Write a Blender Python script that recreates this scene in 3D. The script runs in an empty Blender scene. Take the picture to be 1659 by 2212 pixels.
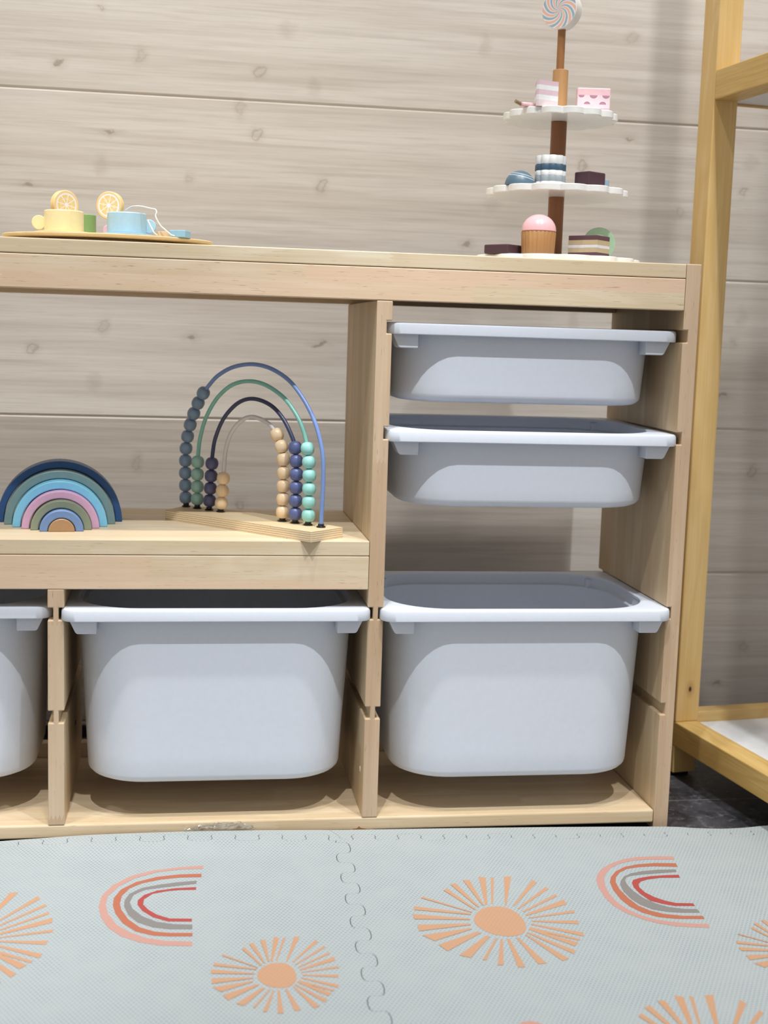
import bpy, bmesh, math, random
from math import sin, cos, pi, radians, sqrt, atan2
from mathutils import Vector, Matrix
from mathutils.geometry import delaunay_2d_cdt
random.seed(7)
S = 0.01                       # all sizes below are in centimetres
scene = bpy.context.scene
COL = scene.collection
RAYS = [[(0.39,13.25),(1.28,12.82),(-0.37,4.74),(-0.68,4.76)],[(1.94,12.86),(2.36,12.74),(0.39,4.96),(0.17,4.97)],[(3.71,12.9),(4.74,13.0),(1.93,4.3),(1.75,4.32)],[(7.18,11.65),(7.58,10.82),(2.86,3.99),(2.72,4.16)],[(8.32,9.33),(8.6,8.75),(3.22,3.12),(3.06,3.33)],[(8.98,7.1),(9.06,6.43),(3.65,2.25),(3.5,2.5)],[(9.59,5.43),(9.64,4.07),(3.7,1.23),(3.68,1.7)],[(9.95,2.28),(9.93,1.57),(3.86,0.52),(3.84,0.75)],[(9.67,-0.59),(9.42,-1.56),(3.93,-0.41),(4.01,-0.11)],[(9.34,-3.8),(9.07,-4.8),(3.59,-1.18),(3.74,-0.93)],[(8.51,-5.4),(8.24,-5.85),(3.1,-2.37),(3.33,-1.83)],[(7.96,-6.32),(7.25,-7.15),(2.99,-2.44),(3.17,-2.08)],[(7.03,-8.18),(6.57,-9.04),(2.51,-3.32),(2.74,-3.08)],[(5.72,-10.05),(4.82,-10.61),(2.2,-3.84),(2.38,-3.68)],[(2.85,-10.94),(1.83,-11.11),(0.94,-4.46),(1.24,-4.41)],[(0.2,-11.63),(-0.67,-11.61),(-0.22,-4.72),(0.11,-4.64)],[(-2.15,-10.92),(-2.84,-10.93),(-0.94,-4.59),(-0.69,-4.61)],[(-3.87,-9.67),(-4.22,-9.47),(-1.57,-4.42),(-1.23,-4.27)],[(-5.48,-8.92),(-6.64,-8.18),(-2.5,-3.62),(-2.02,-3.84)],[(-7.8,-7.08),(-8.5,-5.42),(-3.3,-2.45),(-2.89,-2.86)],[(-8.81,-4.44),(-9.98,-2.87),(-3.93,-1.48),(-3.75,-1.79)],[(-10.11,-1.76),(-10.07,-0.09),(-3.63,-0.3),(-3.67,-0.68)],[(-10.17,1.47),(-10.1,2.85),(-3.43,1.05),(-3.48,0.67)],[(-9.76,4.0),(-9.59,5.01),(-2.96,2.45),(-3.05,2.03)],[(-8.35,7.31),(-7.97,7.65),(-2.8,2.94),(-2.81,2.63)],[(-5.04,9.33),(-4.49,9.88),(-2.08,3.56),(-2.28,3.3)],[(-3.79,10.94),(-3.05,11.41),(-1.53,4.31),(-1.76,4.05)],[(-1.91,12.23),(-1.04,12.21),(-0.84,4.61),(-1.07,4.55)]]
DISC = [(-3.04,0.9),(-2.26,2.59),(-1.1,3.87),(0.24,4.28),(1.58,3.97),(2.52,2.78),(3.02,0.97),(3.04,-0.94),(2.71,-2.41),(1.91,-3.64),(0.62,-4.07),(-0.51,-3.86),(-1.7,-3.22),(-2.6,-1.96),(-3.06,-0.61)]
RB_R = {'pink':[(40.46,-12.25),(37.98,-12.02),(35.39,-12.09),(33.18,-12.67),(30.92,-14.03),(29.16,-15.61),(27.96,-17.41),(27.27,-19.2),(26.87,-21.38),(26.71,-24.48),(27.09,-27.15),(28.03,-29.24),(29.39,-30.97),(30.91,-32.16),(32.95,-33.2),(36.76,-33.94),(37.06,-32.89),(34.82,-32.56),(32.64,-31.88),(30.97,-31.1),(29.5,-29.73),(28.45,-28.0),(27.84,-25.9),(27.66,-23.4),(27.94,-20.87),(28.51,-18.69),(29.29,-17.1),(30.44,-15.5),(32.15,-14.12),(34.24,-13.28),(36.5,-13.06),(40.23,-13.34)],'orange':[(39.93,-14.59),(37.14,-14.29),(34.53,-14.52),(32.49,-15.23),(30.79,-16.58),(29.53,-18.36),(28.88,-19.94),(28.53,-22.3),(28.57,-25.21),(29.03,-27.31),(30.03,-29.16),(31.52,-30.51),(33.56,-31.18),(37.12,-31.55),(37.23,-30.66),(34.84,-30.43),(32.63,-29.74),(31.2,-28.67),(30.22,-27.22),(29.68,-24.92),(29.43,-22.18),(29.64,-20.0),(30.21,-18.41),(31.17,-17.03),(32.62,-15.88),(34.38,-15.46),(36.4,-15.32),(39.71,-15.79)],'gray':[(39.12,-16.6),(36.67,-16.53),(34.44,-16.78),(32.65,-17.36),(31.35,-18.3),(30.42,-19.66),(29.97,-20.83),(29.73,-22.79),(29.95,-25.13),(30.51,-26.87),(31.65,-28.34),(33.32,-29.21),(35.17,-29.58),(37.26,-29.76),(37.26,-28.73),(35.59,-28.52),(33.85,-27.82),(32.6,-26.67),(31.66,-25.08),(31.06,-22.9),(30.9,-20.91),(31.08,-19.51),(31.63,-18.52),(32.56,-18.1),(34.42,-17.83),(36.64,-17.59),(38.93,-17.43)],'red':[(38.88,-18.35),(37.07,-18.33),(34.89,-18.49),(33.14,-18.97),(32.16,-19.51),(31.72,-20.37),(31.47,-21.75),(31.63,-23.73),(32.21,-25.88),(33.51,-26.93),(34.77,-27.6),(37.36,-27.85),(37.42,-27.07),(35.25,-26.78),(34.18,-26.05),(33.11,-24.81),(32.43,-23.4),(32.22,-21.81),(32.45,-20.83),(33.01,-20.07),(34.19,-19.47),(36.07,-19.12),(38.69,-19.29)]}
RB_L = {'pink':[(-23.44,-10.52),(-26.41,-10.77),(-29.94,-11.6),(-32.58,-13.07),(-34.83,-15.84),(-35.96,-18.91),(-36.15,-21.93),(-35.72,-24.9),(-34.69,-27.82),(-33.13,-30.14),(-30.9,-31.94),(-28.5,-32.89),(-25.03,-33.35),(-24.95,-32.19),(-28.04,-31.76),(-30.22,-30.82),(-32.21,-29.13),(-33.76,-27.06),(-34.9,-24.1),(-35.35,-21.4),(-35.18,-18.97),(-34.03,-16.23),(-32.02,-13.78),(-29.38,-12.18),(-26.41,-11.53),(-23.43,-11.55)],'orange':[(-23.69,-13.1),(-26.4,-13.09),(-29.35,-13.66),(-31.97,-15.1),(-33.72,-17.21),(-34.46,-19.65),(-34.47,-21.77),(-34.03,-24.17),(-33.03,-26.84),(-31.48,-29.08),(-29.51,-30.29),(-27.57,-30.68),(-24.95,-30.85),(-24.94,-29.97),(-27.58,-29.75),(-29.29,-29.27),(-31.03,-28.02),(-32.46,-25.75),(-33.4,-23.05),(-33.66,-21.24),(-33.51,-19.11),(-32.69,-16.97),(-31.17,-15.49),(-28.8,-14.5),(-26.4,-14.09),(-23.71,-14.17)],'gray':[(-24.34,-15.25),(-26.66,-15.52),(-29.04,-16.11),(-31.12,-16.91),(-32.63,-18.56),(-33.12,-20.37),(-33.11,-22.18),(-32.51,-24.59),(-31.32,-26.7),(-29.56,-28.14),(-27.59,-28.81),(-24.96,-29.03),(-24.95,-27.8),(-27.1,-27.51),(-29.09,-26.72),(-30.88,-25.02),(-32.08,-22.87),(-32.48,-21.03),(-32.1,-18.91),(-30.84,-17.57),(-29.02,-17.08),(-26.66,-16.62),(-24.35,-16.16)],'red':[(-24.41,-17.19),(-26.92,-17.31),(-29.27,-17.88),(-30.8,-19.02),(-31.53,-20.5),(-31.54,-21.71),(-30.92,-23.55),(-29.62,-25.41),(-27.86,-26.71),(-25.0,-27.01),(-24.99,-26.21),(-27.62,-25.93),(-29.13,-24.76),(-30.17,-23.32),(-30.85,-21.77),(-30.77,-20.26),(-29.77,-18.79),(-27.96,-18.12),(-26.39,-17.93),(-24.42,-18.02)]}
KN = [(-40.5,121.4),(-10.3,119.9),(-34.1,114.3),(-47.2,112.4),(-14.6,112.9),(-5.4,111.1),(-17.8,106.8),(-39.1,101.9),(-15.0,102.7),(-40.3,96.6),(-25.9,95.2),(-51.9,92.9),(-3.9,94.8),(23.5,119.7),(49.3,122.3),(49.8,105.4),(41.4,100.4),(25.7,93.3),(59.6,93.3),(21.5,86.2),(71.1,97.3),(72.3,102.4),(-40.0,70.2),(-25.4,68.8),(-51.5,66.4),(-41.5,60.9),(-34.3,47.3),(-3.5,68.4),(-16.8,40.3),(72.5,75.7),(71.2,70.8),(69.6,61.3),(76.5,47.7),(41.2,73.7),(77.0,14.7),(72.3,7.8)]

# ------------------------------------------------------------------ helpers
def lin(c):
    return tuple(((v/255)/12.92 if v/255 <= .04045 else ((v/255+.055)/1.055)**2.4) for v in c) + (1,)

class MB:
    """collects geometry in cm, then links it as one mesh object"""
    def __init__(s): s.v = []; s.f = []; s.m = []; s.mi = 0
    def add(s, vs, fs, mi=None):
        o = len(s.v); s.v += [tuple(v) for v in vs]
        for f in fs: s.f.append([o+i for i in f]); s.m.append(s.mi if mi is None else mi)
    def box(s, x0, x1, y0, y1, z0, z1, mi=None):
        s.add([(x0,y0,z0),(x1,y0,z0),(x1,y1,z0),(x0,y1,z0),(x0,y0,z1),(x1,y0,z1),(x1,y1,z1),(x0,y1,z1)],
              [(0,3,2,1),(4,5,6,7),(0,1,5,4),(1,2,6,5),(2,3,7,6),(3,0,4,7)], mi)
    def prism(s, poly, fn0, fn1, mi=None, caps=True, mside=None):
        n = len(poly)
        s.add([fn0(*p) for p in poly]+[fn1(*p) for p in poly], [], mi)
        o = len(s.v)-2*n
        if caps:
            s.f.append([o+i for i in range(n)][::-1]); s.m.append(s.mi if mi is None else mi)
            s.f.append([o+n+i for i in range(n)]); s.m.append(s.mi if mi is None else mi)
        for i in range(n):
            j = (i+1) % n
            s.f.append([o+i,o+j,o+n+j,o+n+i]); s.m.append((s.mi if mi is None else mi) if mside is None else mside)
    def loft(s, rings, cap0=True, cap1=True, mi=None):
        n = len(rings[0]); o = len(s.v)
        for r in rings: s.v += [tuple(p) for p in r]
        k = s.mi if mi is None else mi
        for a in range(len(rings)-1):
            for i in range(n):
                j = (i+1) % n
                s.f.append([o+a*n+i,o+a*n+j,o+(a+1)*n+j,o+(a+1)*n+i]); s.m.append(k)
        if cap0: s.f.append([o+i for i in range(n)][::-1]); s.m.append(k)
        if cap1: s.f.append([o+(len(rings)-1)*n+i for i in range(n)]); s.m.append(k)
    def lathe(s, prof, c=(0,0,0), n=32, mi=None, M=None, mats=None):
        """prof: list of (r, z)"""
        o = len(s.v); idx = []
        for (r, z) in prof:
            if r < 1e-6:
                idx.append([len(s.v)]*n); s.v.append(s._t((0,0,z), c, M))
            else:
                idx.append(list(range(len(s.v), len(s.v)+n)))
                for i in range(n):
                    a = 2*pi*i/n; s.v.append(s._t((r*cos(a), r*sin(a), z), c, M))
        for a in range(len(prof)-1):
            k = (s.mi if mi is None else mi) if mats is None else mats[a]
            for i in range(n):
                j = (i+1) % n
                q = [idx[a][i], idx[a][j], idx[a+1][j], idx[a+1][i]]
                w = []
                for x in q:
                    if x not in w: w.append(x)
                if len(w) > 2: s.f.append(w); s.m.append(k)
    def _t(s, p, c, M):
        v = Vector(p)
        if M is not None: v = M @ v
        return (v.x+c[0], v.y+c[1], v.z+c[2])
    def tube(s, pts, r, n=10, mi=None):
        pts = [Vector(p) for p in pts]; rings = []
        t = (pts[1]-pts[0]).normalized()
        a = t.orthogonal().normalized()
        for i, p in enumerate(pts):
            t2 = (pts[min(i+1, len(pts)-1)]-pts[max(i-1, 0)]).normalized()
            a = (a - t2*a.dot(t2)).normalized(); b = t2.cross(a)
            rings.append([tuple(p+(a*cos(2*pi*k/n)+b*sin(2*pi*k/n))*r) for k in range(n)])
        s.loft(rings, mi=mi)
    def build(s, name, mats, parent=None, loc=None, smooth=None, bevel=0, bseg=2, rot=None):
        me = bpy.data.meshes.new(name)
        me.from_pydata([(v[0]*S, v[1]*S, v[2]*S) for v in s.v], [], s.f)
        if not isinstance(mats, (list, tuple)): mats = [mats]
        for m in mats: me.materials.append(m)
        for p, k in zip(me.polygons, s.m): p.material_index = k
        bm = bmesh.new(); bm.from_mesh(me)
        bmesh.ops.recalc_face_normals(bm, faces=bm.faces[:]); bm.to_mesh(me); bm.free()
        if smooth is not None:
            for p in me.polygons: p.use_smooth = True
            try: me.set_sharp_from_angle(angle=radians(smooth))
            except Exception: pass
        o = bpy.data.objects.new(name, me); COL.objects.link(o)
        if parent: o.parent = parent
        if loc: o.location = [c*S for c in loc]
        if rot: o.rotation_euler = rot
        if bevel:
            b = o.modifiers.new('bevel', 'BEVEL'); b.width = bevel*S; b.segments = bseg
            b.limit_method = 'ANGLE'; b.angle_limit = radians(40); b.harden_normals = False
        return o

def thing(name, label, cat, loc=(0,0,0), rz=0, group=None, rot=None):
    o = bpy.data.objects.new(name, None); COL.objects.link(o)
    o.empty_display_size = .02
    o.location = [c*S for c in loc]; o.rotation_euler = rot or (0,0,rz)
    return tag(o, label, cat, group)
def tag(o, label, cat, group=None):
    o['label'] = label; o['category'] = cat
    if group: o['group'] = group
    return o
def struct(o): o['kind'] = 'structure'; return o

def rrect(w, d, r, z, k=8, cx=0, cy=0):
    """rounded rectangle ring, half sizes w,d"""
    out = []
    for (sx, sy, a0) in ((1,-1,-pi/2),(1,1,0),(-1,1,pi/2),(-1,-1,pi)):
        for i in range(k+1):
            a = a0 + pi/2*i/k
            out.append((cx+sx*(w-r)+r*cos(a), cy+sy*(d-r)+r*sin(a), z))
    return out
def chaikin(p, n=2, closed=False):
    for _ in range(n):
        q = [] if closed else [p[0]]
        L = len(p)
        for i in range(L if closed else L-1):
            a, b = p[i], p[(i+1) % L]
            q.append(tuple(.75*x+.25*y for x, y in zip(a, b))); q.append(tuple(.25*x+.75*y for x, y in zip(a, b)))
        if not closed: q.append(p[-1])
        p = q
    return p
def catmull(P, n=8):
    P = [Vector(p) for p in P]; P = [2*P[0]-P[1]]+P+[2*P[-1]-P[-2]]
    out = []
    for i in range(1, len(P)-2):
        for k in range(n):
            t = k/n; a, b, c, d = P[i-1:i+3]
            out.append(.5*((2*b)+(c-a)*t+(2*a-5*b+4*c-d)*t*t+(3*b-a-3*c+d)*t**3))
    out.append(P[-2]); return out

# ------------------------------------------------------------------ materials
class NT:
    def __init__(s, name):
        s.m = bpy.data.materials.new(name); s.m.use_nodes = True
        s.t = s.m.node_tree; s.t.nodes.clear()
        s.out = s.n('ShaderNodeOutputMaterial'); s.b = s.n('ShaderNodeBsdfPrincipled')
        s.l(s.b.outputs[0], s.out.inputs[0])
    def n(s, k, **kw):
        x = s.t.nodes.new(k)
        for a, v in kw.items(): setattr(x, a, v)
        return x
    def l(s, a, b): s.t.links.new(a, b)
    def set(s, sock, v):
        if hasattr(v, 'is_output') or isinstance(v, bpy.types.NodeSocket): s.l(v, sock)
        else: sock.default_value = v
    def math(s, op, a, b=None, c=None, clamp=False):
        x = s.n('ShaderNodeMath', operation=op, use_clamp=clamp)
        s.set(x.inputs[0], a)
        if b is not None: s.set(x.inputs[1], b)
        if c is not None: s.set(x.inputs[2], c)
        return x.outputs[0]
    def xyz(s, scale=100.0):
        tc = s.n('ShaderNodeTexCoord'); vm = s.n('ShaderNodeVectorMath', operation='SCALE')
        s.l(tc.outputs['Object'], vm.inputs[0]); vm.inputs['Scale'].default_value = scale
        sp = s.n('ShaderNodeSeparateXYZ'); s.l(vm.outputs[0], sp.inputs[0])
        return sp.outputs[0], sp.outputs[1], sp.outputs[2]
    def comb(s, a, b, c=0.0):
        x = s.n('ShaderNodeCombineXYZ')
        for i, v in enumerate((a, b, c)): s.set(x.inputs[i], v)
        return x.outputs[0]
    def noise(s, vec, scale=1, detail=3, rough=.5, dist=0):
        x = s.n('ShaderNodeTexNoise'); s.l(vec, x.inputs['Vector'])
        x.inputs['Scale'].default_value = scale; x.inputs['Detail'].default_value = detail
        x.inputs['Roughness'].default_value = rough; x.inputs['Distortion'].default_value = dist
        return x.outputs[0]
    def ramp(s, fac, stops, interp='LINEAR'):
        x = s.n('ShaderNodeValToRGB'); x.color_ramp.interpolation = interp
        e = x.color_ramp.elements
        while len(e) < len(stops): e.new(.5)
        for el, (p, c) in zip(e, stops):
            el.position = p; el.color = c if len(c) == 4 else lin(c)
        s.set(x.inputs[0], fac); return x.outputs[0]
    def mix(s, fac, a, b, mode='MIX'):
        x = s.n('ShaderNodeMix', data_type='RGBA', blend_type=mode)
        s.set(x.inputs[0], fac); s.set(x.inputs[6], a); s.set(x.inputs[7], b)
        return x.outputs[2]
    def smooth(s, v, a, b, o0=0.0, o1=1.0):
        x = s.n('ShaderNodeMapRange', interpolation_type='SMOOTHSTEP')
        s.set(x.inputs[0], v); x.inputs[1].default_value = a; x.inputs[2].default_value = b
        x.inputs[3].default_value = o0; x.inputs[4].default_value = o1
        return x.outputs[0]
    def fin(s, col, rough=.5, bump=None, bstr=.1, bdist=.0005, spec=.5, coat=0):
        s.set(s.b.inputs['Base Color'], col); s.set(s.b.inputs['Roughness'], rough)
        s.b.inputs['Specular IOR Level'].default_value = spec
        s.b.inputs['Coat Weight'].default_value = coat
        if bump is not None:
            x = s.n('ShaderNodeBump'); x.inputs['Strength'].default_value = bstr; x.inputs['Distance'].default_value = bdist
            s.l(bump, x.inputs['Height']); s.l(x.outputs[0], s.b.inputs['Normal'])
        return s.m

def paint(name, c, rough=.45, spec=.5, coat=0, var=.012):
    t = NT(name); x, y, z = t.xyz()
    nz = t.noise(t.comb(x, y, z), 1.3, 3)
    dark = lin([v*(1-var*2) for v in c])
    col = t.mix(t.smooth(nz, .3, .7), dark, lin(c))
    return t.fin(col, rough, t.noise(t.comb(x, y, z), 14, 2), .06, .0003, spec, coat)

def wood(name, axis, light, mid, dark, stave=None, ring=3.2, rough=.5, streak=.5, pores=.35, knots=None, phase=None, tint=None, coat=0, amt=.6):
    """axis: grain direction 0,1,2; stave: (length, width, normal axis or None)"""
    t = NT(name); P = t.xyz()
    oi = t.n('ShaderNodeObjectInfo')
    off = t.math('MULTIPLY', oi.outputs['Random'], 61.0)
    a = t.math('ADD', P[axis], off)
    o1, o2 = [P[i] for i in range(3) if i != axis]
    b = t.math('ADD', t.math('ADD', o1, o2), t.math('MULTIPLY', oi.outputs['Random'], 13.0) if phase is None else phase[1])
    if phase is not None: a = t.math('ADD', P[axis], phase[0])
    if stave:
        br = t.n('ShaderNodeTexBrick'); br.offset = .37; br.squash = 1
        zig = t.math('MULTIPLY', t.math('PINGPONG', t.math('MULTIPLY', b, 1.0), .28), 2.6)      # finger joints
        t.l(t.comb(t.math('ADD', a, zig), b), br.inputs['Vector'])
        br.inputs['Color1'].default_value = (0,0,0,1); br.inputs['Color2'].default_value = (1,1,1,1)
        br.inputs['Mortar Size'].default_value = 0; br.inputs['Scale'].default_value = 1
        br.inputs['Brick Width'].default_value = stave[0]; br.inputs['Row Height'].default_value = stave[1]
        sv = t.n('ShaderNodeSeparateColor'); t.l(br.outputs[0], sv.inputs[0]); st = sv.outputs[0]
    else:
        st = t.math('ADD', .5, 0.0)
    so = t.math('MULTIPLY', st, 173.0)
    # growth rings, warped along the grain
    w1 = t.noise(t.comb(t.math('ADD', t.math('MULTIPLY', a, .035), so), t.math('MULTIPLY', o1, .16), t.math('MULTIPLY', o2, .16)), 1, 2, .5, .4)
    rg = t.math('PINGPONG', t.math('MULTIPLY', w1, ring*3.0), 1.0)
    rg = t.smooth(rg, .15, .95)
    fib = t.noise(t.comb(t.math('ADD', t.math('MULTIPLY', a, .07), so), t.math('MULTIPLY', o1, 3.2), t.math('MULTIPLY', o2, 3.2)), 1, 4, .6)
    fib = t.smooth(fib, .3, .75)
    broad = t.noise(t.comb(t.math('ADD', t.math('MULTIPLY', a, .03), so), t.math('MULTIPLY', o1, .3), t.math('MULTIPLY', o2, .3)), 1, 2)
    c = t.mix(t.smooth(broad, .35, .68), lin(light), lin(mid))
    c = t.mix(t.math('MULTIPLY', rg, streak), c, lin(mid))
    c = t.mix(t.math('MULTIPLY', fib, streak*.55), c, lin(dark))
    if stave:
        c = t.mix(t.smooth(st, .2, 1.0, 0.0, amt), c, lin(tint or mid))
    pr = t.noise(t.comb(t.math('ADD', t.math('MULTIPLY', a, .45), so), t.math('MULTIPLY', o1, 9.0), t.math('MULTIPLY', o2, 9.0)), 1, 1)
    pr = t.math('MULTIPLY', t.smooth(pr, .69, .76), pores)
    c = t.mix(pr, c, lin([v*.72 for v in dark]))
    if knots:
        for (kp, kr) in knots:
            d = t.n('ShaderNodeVectorMath', operation='DISTANCE')
            sc = [1.0, 1.0, 1.0]; sc[axis] = .55
            t.l(t.comb(*[t.math('MULTIPLY', P[i], sc[i]) for i in range(3)]), d.inputs[0])
            d.inputs[1].default_value = [kp[i]*sc[i] for i in range(3)]
            k1 = t.smooth(d.outputs['Value'], kr*.5, kr*2.6, 1, 0); k2 = t.smooth(d.outputs['Value'], kr*.35, kr*.8, 1, 0)
            c = t.mix(t.math('MULTIPLY', k1, .4), c, lin((150,85,40)))
            c = t.mix(k2, c, lin((45,28,20)))
    return t.fin(c, rough, fib, .12, .0003, .4, coat)

PINE = dict(light=(226,213,187), mid=(212,193,161), dark=(188,159,124))
M = {}
M['pine_x'] = wood('pine_along_x', 0, stave=(46, 4.6), tint=(222,190,162), **PINE)
M['pine_z'] = wood('pine_upright', 2, (216,197,164), (200,175,139), (174,143,105), stave=(90, 3.9), tint=(196,166,128), amt=.85)
M['pine_rail'] = wood('pine_rail', 0, stave=(62, 2.62), tint=(222,186,158), phase=(28.0, 1.0), amt=.8, pores=.6, **PINE)
M['pine_edge'] = wood('pine_panel_edge', 2, (208,183,155), (196,168,138), (158,126,98), stave=(27, 60), tint=(214,194,166), streak=.35, pores=.55)
M['pine_base'] = wood('pine_base_board', 0, (222,203,172), (208,184,148), (180,148,112), stave=(58, 5.5), tint=(206,178,150), amt=.7, pores=.6)
M['pine_shelf'] = wood('pine_shelf_board', 0, stave=(70, 5.5), **PINE)
M['rack'] = wood('yellow_pine', 2, (228,197,138), (216,181,116), (188,149,88), ring=4, streak=.5, pores=.1, knots=[((56.1-53.8, 0.0, 14.7), .42)])
M['rack_y'] = wood('yellow_pine_rail', 1, (216,184,118), (204,168,98), (172,134,74), ring=6, streak=.75, pores=.1)
M['rack_x'] = wood('yellow_pine_cross', 0, (218,186,124), (206,168,104), (176,136,78), ring=5, streak=.5, pores=.1)
M['birch'] = wood('birch_plywood_face', 0, (216,198,162), (206,184,144), (182,154,114), streak=.3, pores=.1)
M['beech'] = wood('beech_dowel', 2, (206,164,116), (192,148,100), (160,112,70), streak=.4, pores=.4)
M['walnut'] = wood('brown_dowel', 2, (150,102,66), (136,88,54), (104,64,38), streak=.4, pores=.3, rough=.35)
M['dowel_mid'] = wood('mid_brown_stick', 2, (176,130,84), (160,112,68), (128,84,48), streak=.4, pores=.3)
M['cup_wood'] = wood('cupcake_wood', 2, (184,140,92), (170,124,78), (138,94,56), streak=.5, pores=.3)

def ply_edge():
    t = NT('plywood_edge'); x, y, z = t.xyz()
    nz = t.noise(t.comb(t.math('MULTIPLY', x, .8), t.math('MULTIPLY', y, .8), t.math('MULTIPLY', z, 2)), 1, 3)
    zz = t.math('ADD', z, t.math('MULTIPLY', nz, .05))
    f = t.math('FRACT', t.math('MULTIPLY', zz, 3.4))
    c = t.ramp(f, [(0,(236,220,188)),(.5,(234,216,182)),(.58,(168,134,96)),(.7,(214,188,148)),(.9,(206,178,138)),(1,(150,116,82))])
    fl = t.noise(t.comb(t.math('MULTIPLY', x, 3), t.math('MULTIPLY', y, 3), t.math('MULTIPLY', z, 9)), 1, 2)
    c = t.mix(t.math('MULTIPLY', t.smooth(fl, .62, .75), .5), c, lin((110,76,48)))
    return t.fin(c, .6)
M['ply'] = ply_edge()
M['bin'] = paint('white_polypropylene', (230,236,247), .38, .5, 0, .005)
_nt = M['bin'].node_tree; _tl = _nt.nodes.new('ShaderNodeBsdfTranslucent'); _tl.inputs[0].default_value = lin((240,242,244))
_mx = _nt.nodes.new('ShaderNodeMixShader'); _mx.inputs[0].default_value = .16
_nt.links.new(_nt.nodes['Principled BSDF'].outputs[0], _mx.inputs[1]); _nt.links.new(_tl.outputs[0], _mx.inputs[2])
_nt.links.new(_mx.outputs[0], _nt.nodes['Material Output'].inputs[0])
M['white'] = paint('white_lacquer', (240,240,238), .25, .5, .3, .01)
M['board_white'] = paint('white_board', (226,228,230), .5)
M['black'] = paint('black_rubber', (22,22,26), .3)
M['hole'] = paint('dark_recess', (60,44,32), .8)

def wall_mat():
    t = NT('whitewashed_pine_panelling'); x, y, z = t.xyz()
    pl = t.math('FLOOR', t.math('DIVIDE', t.math('SUBTRACT', z, 2.2), 26.5))
    so = t.math('MULTIPLY', pl, 31.7)
    xa = t.math('ADD', x, so)
    b1 = t.noise(t.comb(t.math('MULTIPLY', xa, .012), t.math('MULTIPLY', z, .22), so), 1, 3, .55, .5)
    b2 = t.noise(t.comb(t.math('MULTIPLY', xa, .03), t.math('MULTIPLY', z, 1.1), so), 1, 4, .6, .2)
    b3 = t.noise(t.comb(t.math('MULTIPLY', xa, .10), t.math('MULTIPLY', z, 4.0), so), 1, 5, .65)
    c = t.mix(t.smooth(b1, .3, .7), lin((221,216,209)), lin((209,202,194)))
    c = t.mix(t.smooth(b2, .45, .75, 0, .6), c, lin((186,177,168)))
    c = t.mix(t.smooth(b3, .42, .75, 0, .4), c, lin((178,168,158)))
    c = t.mix(t.smooth(b2, .2, .4, .5, 0), c, lin((236,230,221)))
    wav = t.noise(t.comb(t.math('MULTIPLY', x, .55), t.math('MULTIPLY', z, .8)), 1, 2)
    dz = t.math('MULTIPLY', t.math('SUBTRACT', wav, .5), 2.2)
    for i, (kx, kz) in enumerate(KN):
        rx = .45+.3*((i*37) % 10)/10; rz = .5+.5*((i*53) % 10)/10
        if i % 4 == 3: rx, rz = rx*1.6, rz*.5
        d = t.n('ShaderNodeVectorMath', operation='DISTANCE')
        t.l(t.comb(t.math('DIVIDE', t.math('ADD', x, dz), rx), t.math('DIVIDE', t.math('ADD', z, dz), rz)), d.inputs[0])
        d.inputs[1].default_value = (kx/rx, kz/rz, 0)
        v = d.outputs['Value']
        halo = t.smooth(v, .6, 3.2, .2, 0)
        ring = t.math('MULTIPLY', t.smooth(v, .45, .95), t.smooth(v, 1.0, 1.7, [.5,.22,.36,.5][i % 4], 0))
        if i % 4 == 3: ring = t.smooth(v, .4, 1.3, .75, 0)
        c = t.mix(t.math('MAXIMUM', halo, ring), c, lin((152,139,127)))
    return t.fin(c, .55, b3, .08, .0004, .35)
M['wall'] = wall_mat()

def floor_mat():
    t = NT('dark_slate_tile'); x, y, z = t.xyz()
    v = t.comb(x, y, z)
    n1 = t.noise(v, .16, 6, .65, .6); n2 = t.noise(v, .7, 5, .7)
    c = t.mix(t.smooth(n1, .35, .7), lin((36,36,40)), lin((74,74,80)))
    c = t.mix(t.smooth(n2, .52, .68, 0, .7), c, lin((108,108,114)))
    s = t.math('ABSOLUTE', t.math('SUBTRACT', t.math('PINGPONG', t.math('SUBTRACT', y, 12.0), 30.0), 0.0))
    s2 = t.math('PINGPONG', t.math('SUBTRACT', x, 22.0), 30.0)
    g = t.math('MAXIMUM', t.smooth(s, .1, .2, 1, 0), t.smooth(s2, .1, .2, 1, 0))
    c = t.mix(g, c, lin((120,116,112)))
    return t.fin(c, .42, n2, .2, .0006)
M['floor'] = floor_mat()

def mat_mat(name, c, dcol, amt):
    t = NT(name); x, y, z = t.xyz()
    k = 1.9
    # hexagonal lattice of small dimples
    def cell(ox, oy):
        fx = t.math('SUBTRACT', t.math('FRACT', t.math('ADD', t.math('MULTIPLY', x, k), ox)), .5)
        fy = t.math('SUBTRACT', t.math('FRACT', t.math('ADD', t.math('MULTIPLY', y, k*.577), oy)), .5)
        return t.math('SQRT', t.math('ADD', t.math('POWER', fx, 2.0), t.math('MULTIPLY', t.math('POWER', fy, 2.0), 3.0)))
    d = t.math('MINIMUM', cell(0, 0), cell(.5, .5))
    dim = t.smooth(d, .16, .36, 1, 0)
    nz = t.noise(t.comb(x, y, z), .25, 2)
    dim = t.math('MULTIPLY', dim, t.smooth(nz, .25, .75, .5, 1.0))
    col = t.mix(t.math('MULTIPLY', dim, amt), lin(c), lin(dcol))
    fine = t.noise(t.comb(x, y, z), 9, 2)
    h = t.math('ADD', t.math('MULTIPLY', dim, -1.0), t.math('MULTIPLY', fine, .35))
    return t.fin(col, .62, h, .25, .0006, .4)
M['mat'] = mat_mat('pale_foam', (169,176,176), (128,141,149), .8)
M['mat_peach'] = mat_mat('foam_print_peach', (190,148,116), (176,134,104), .5)
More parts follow.
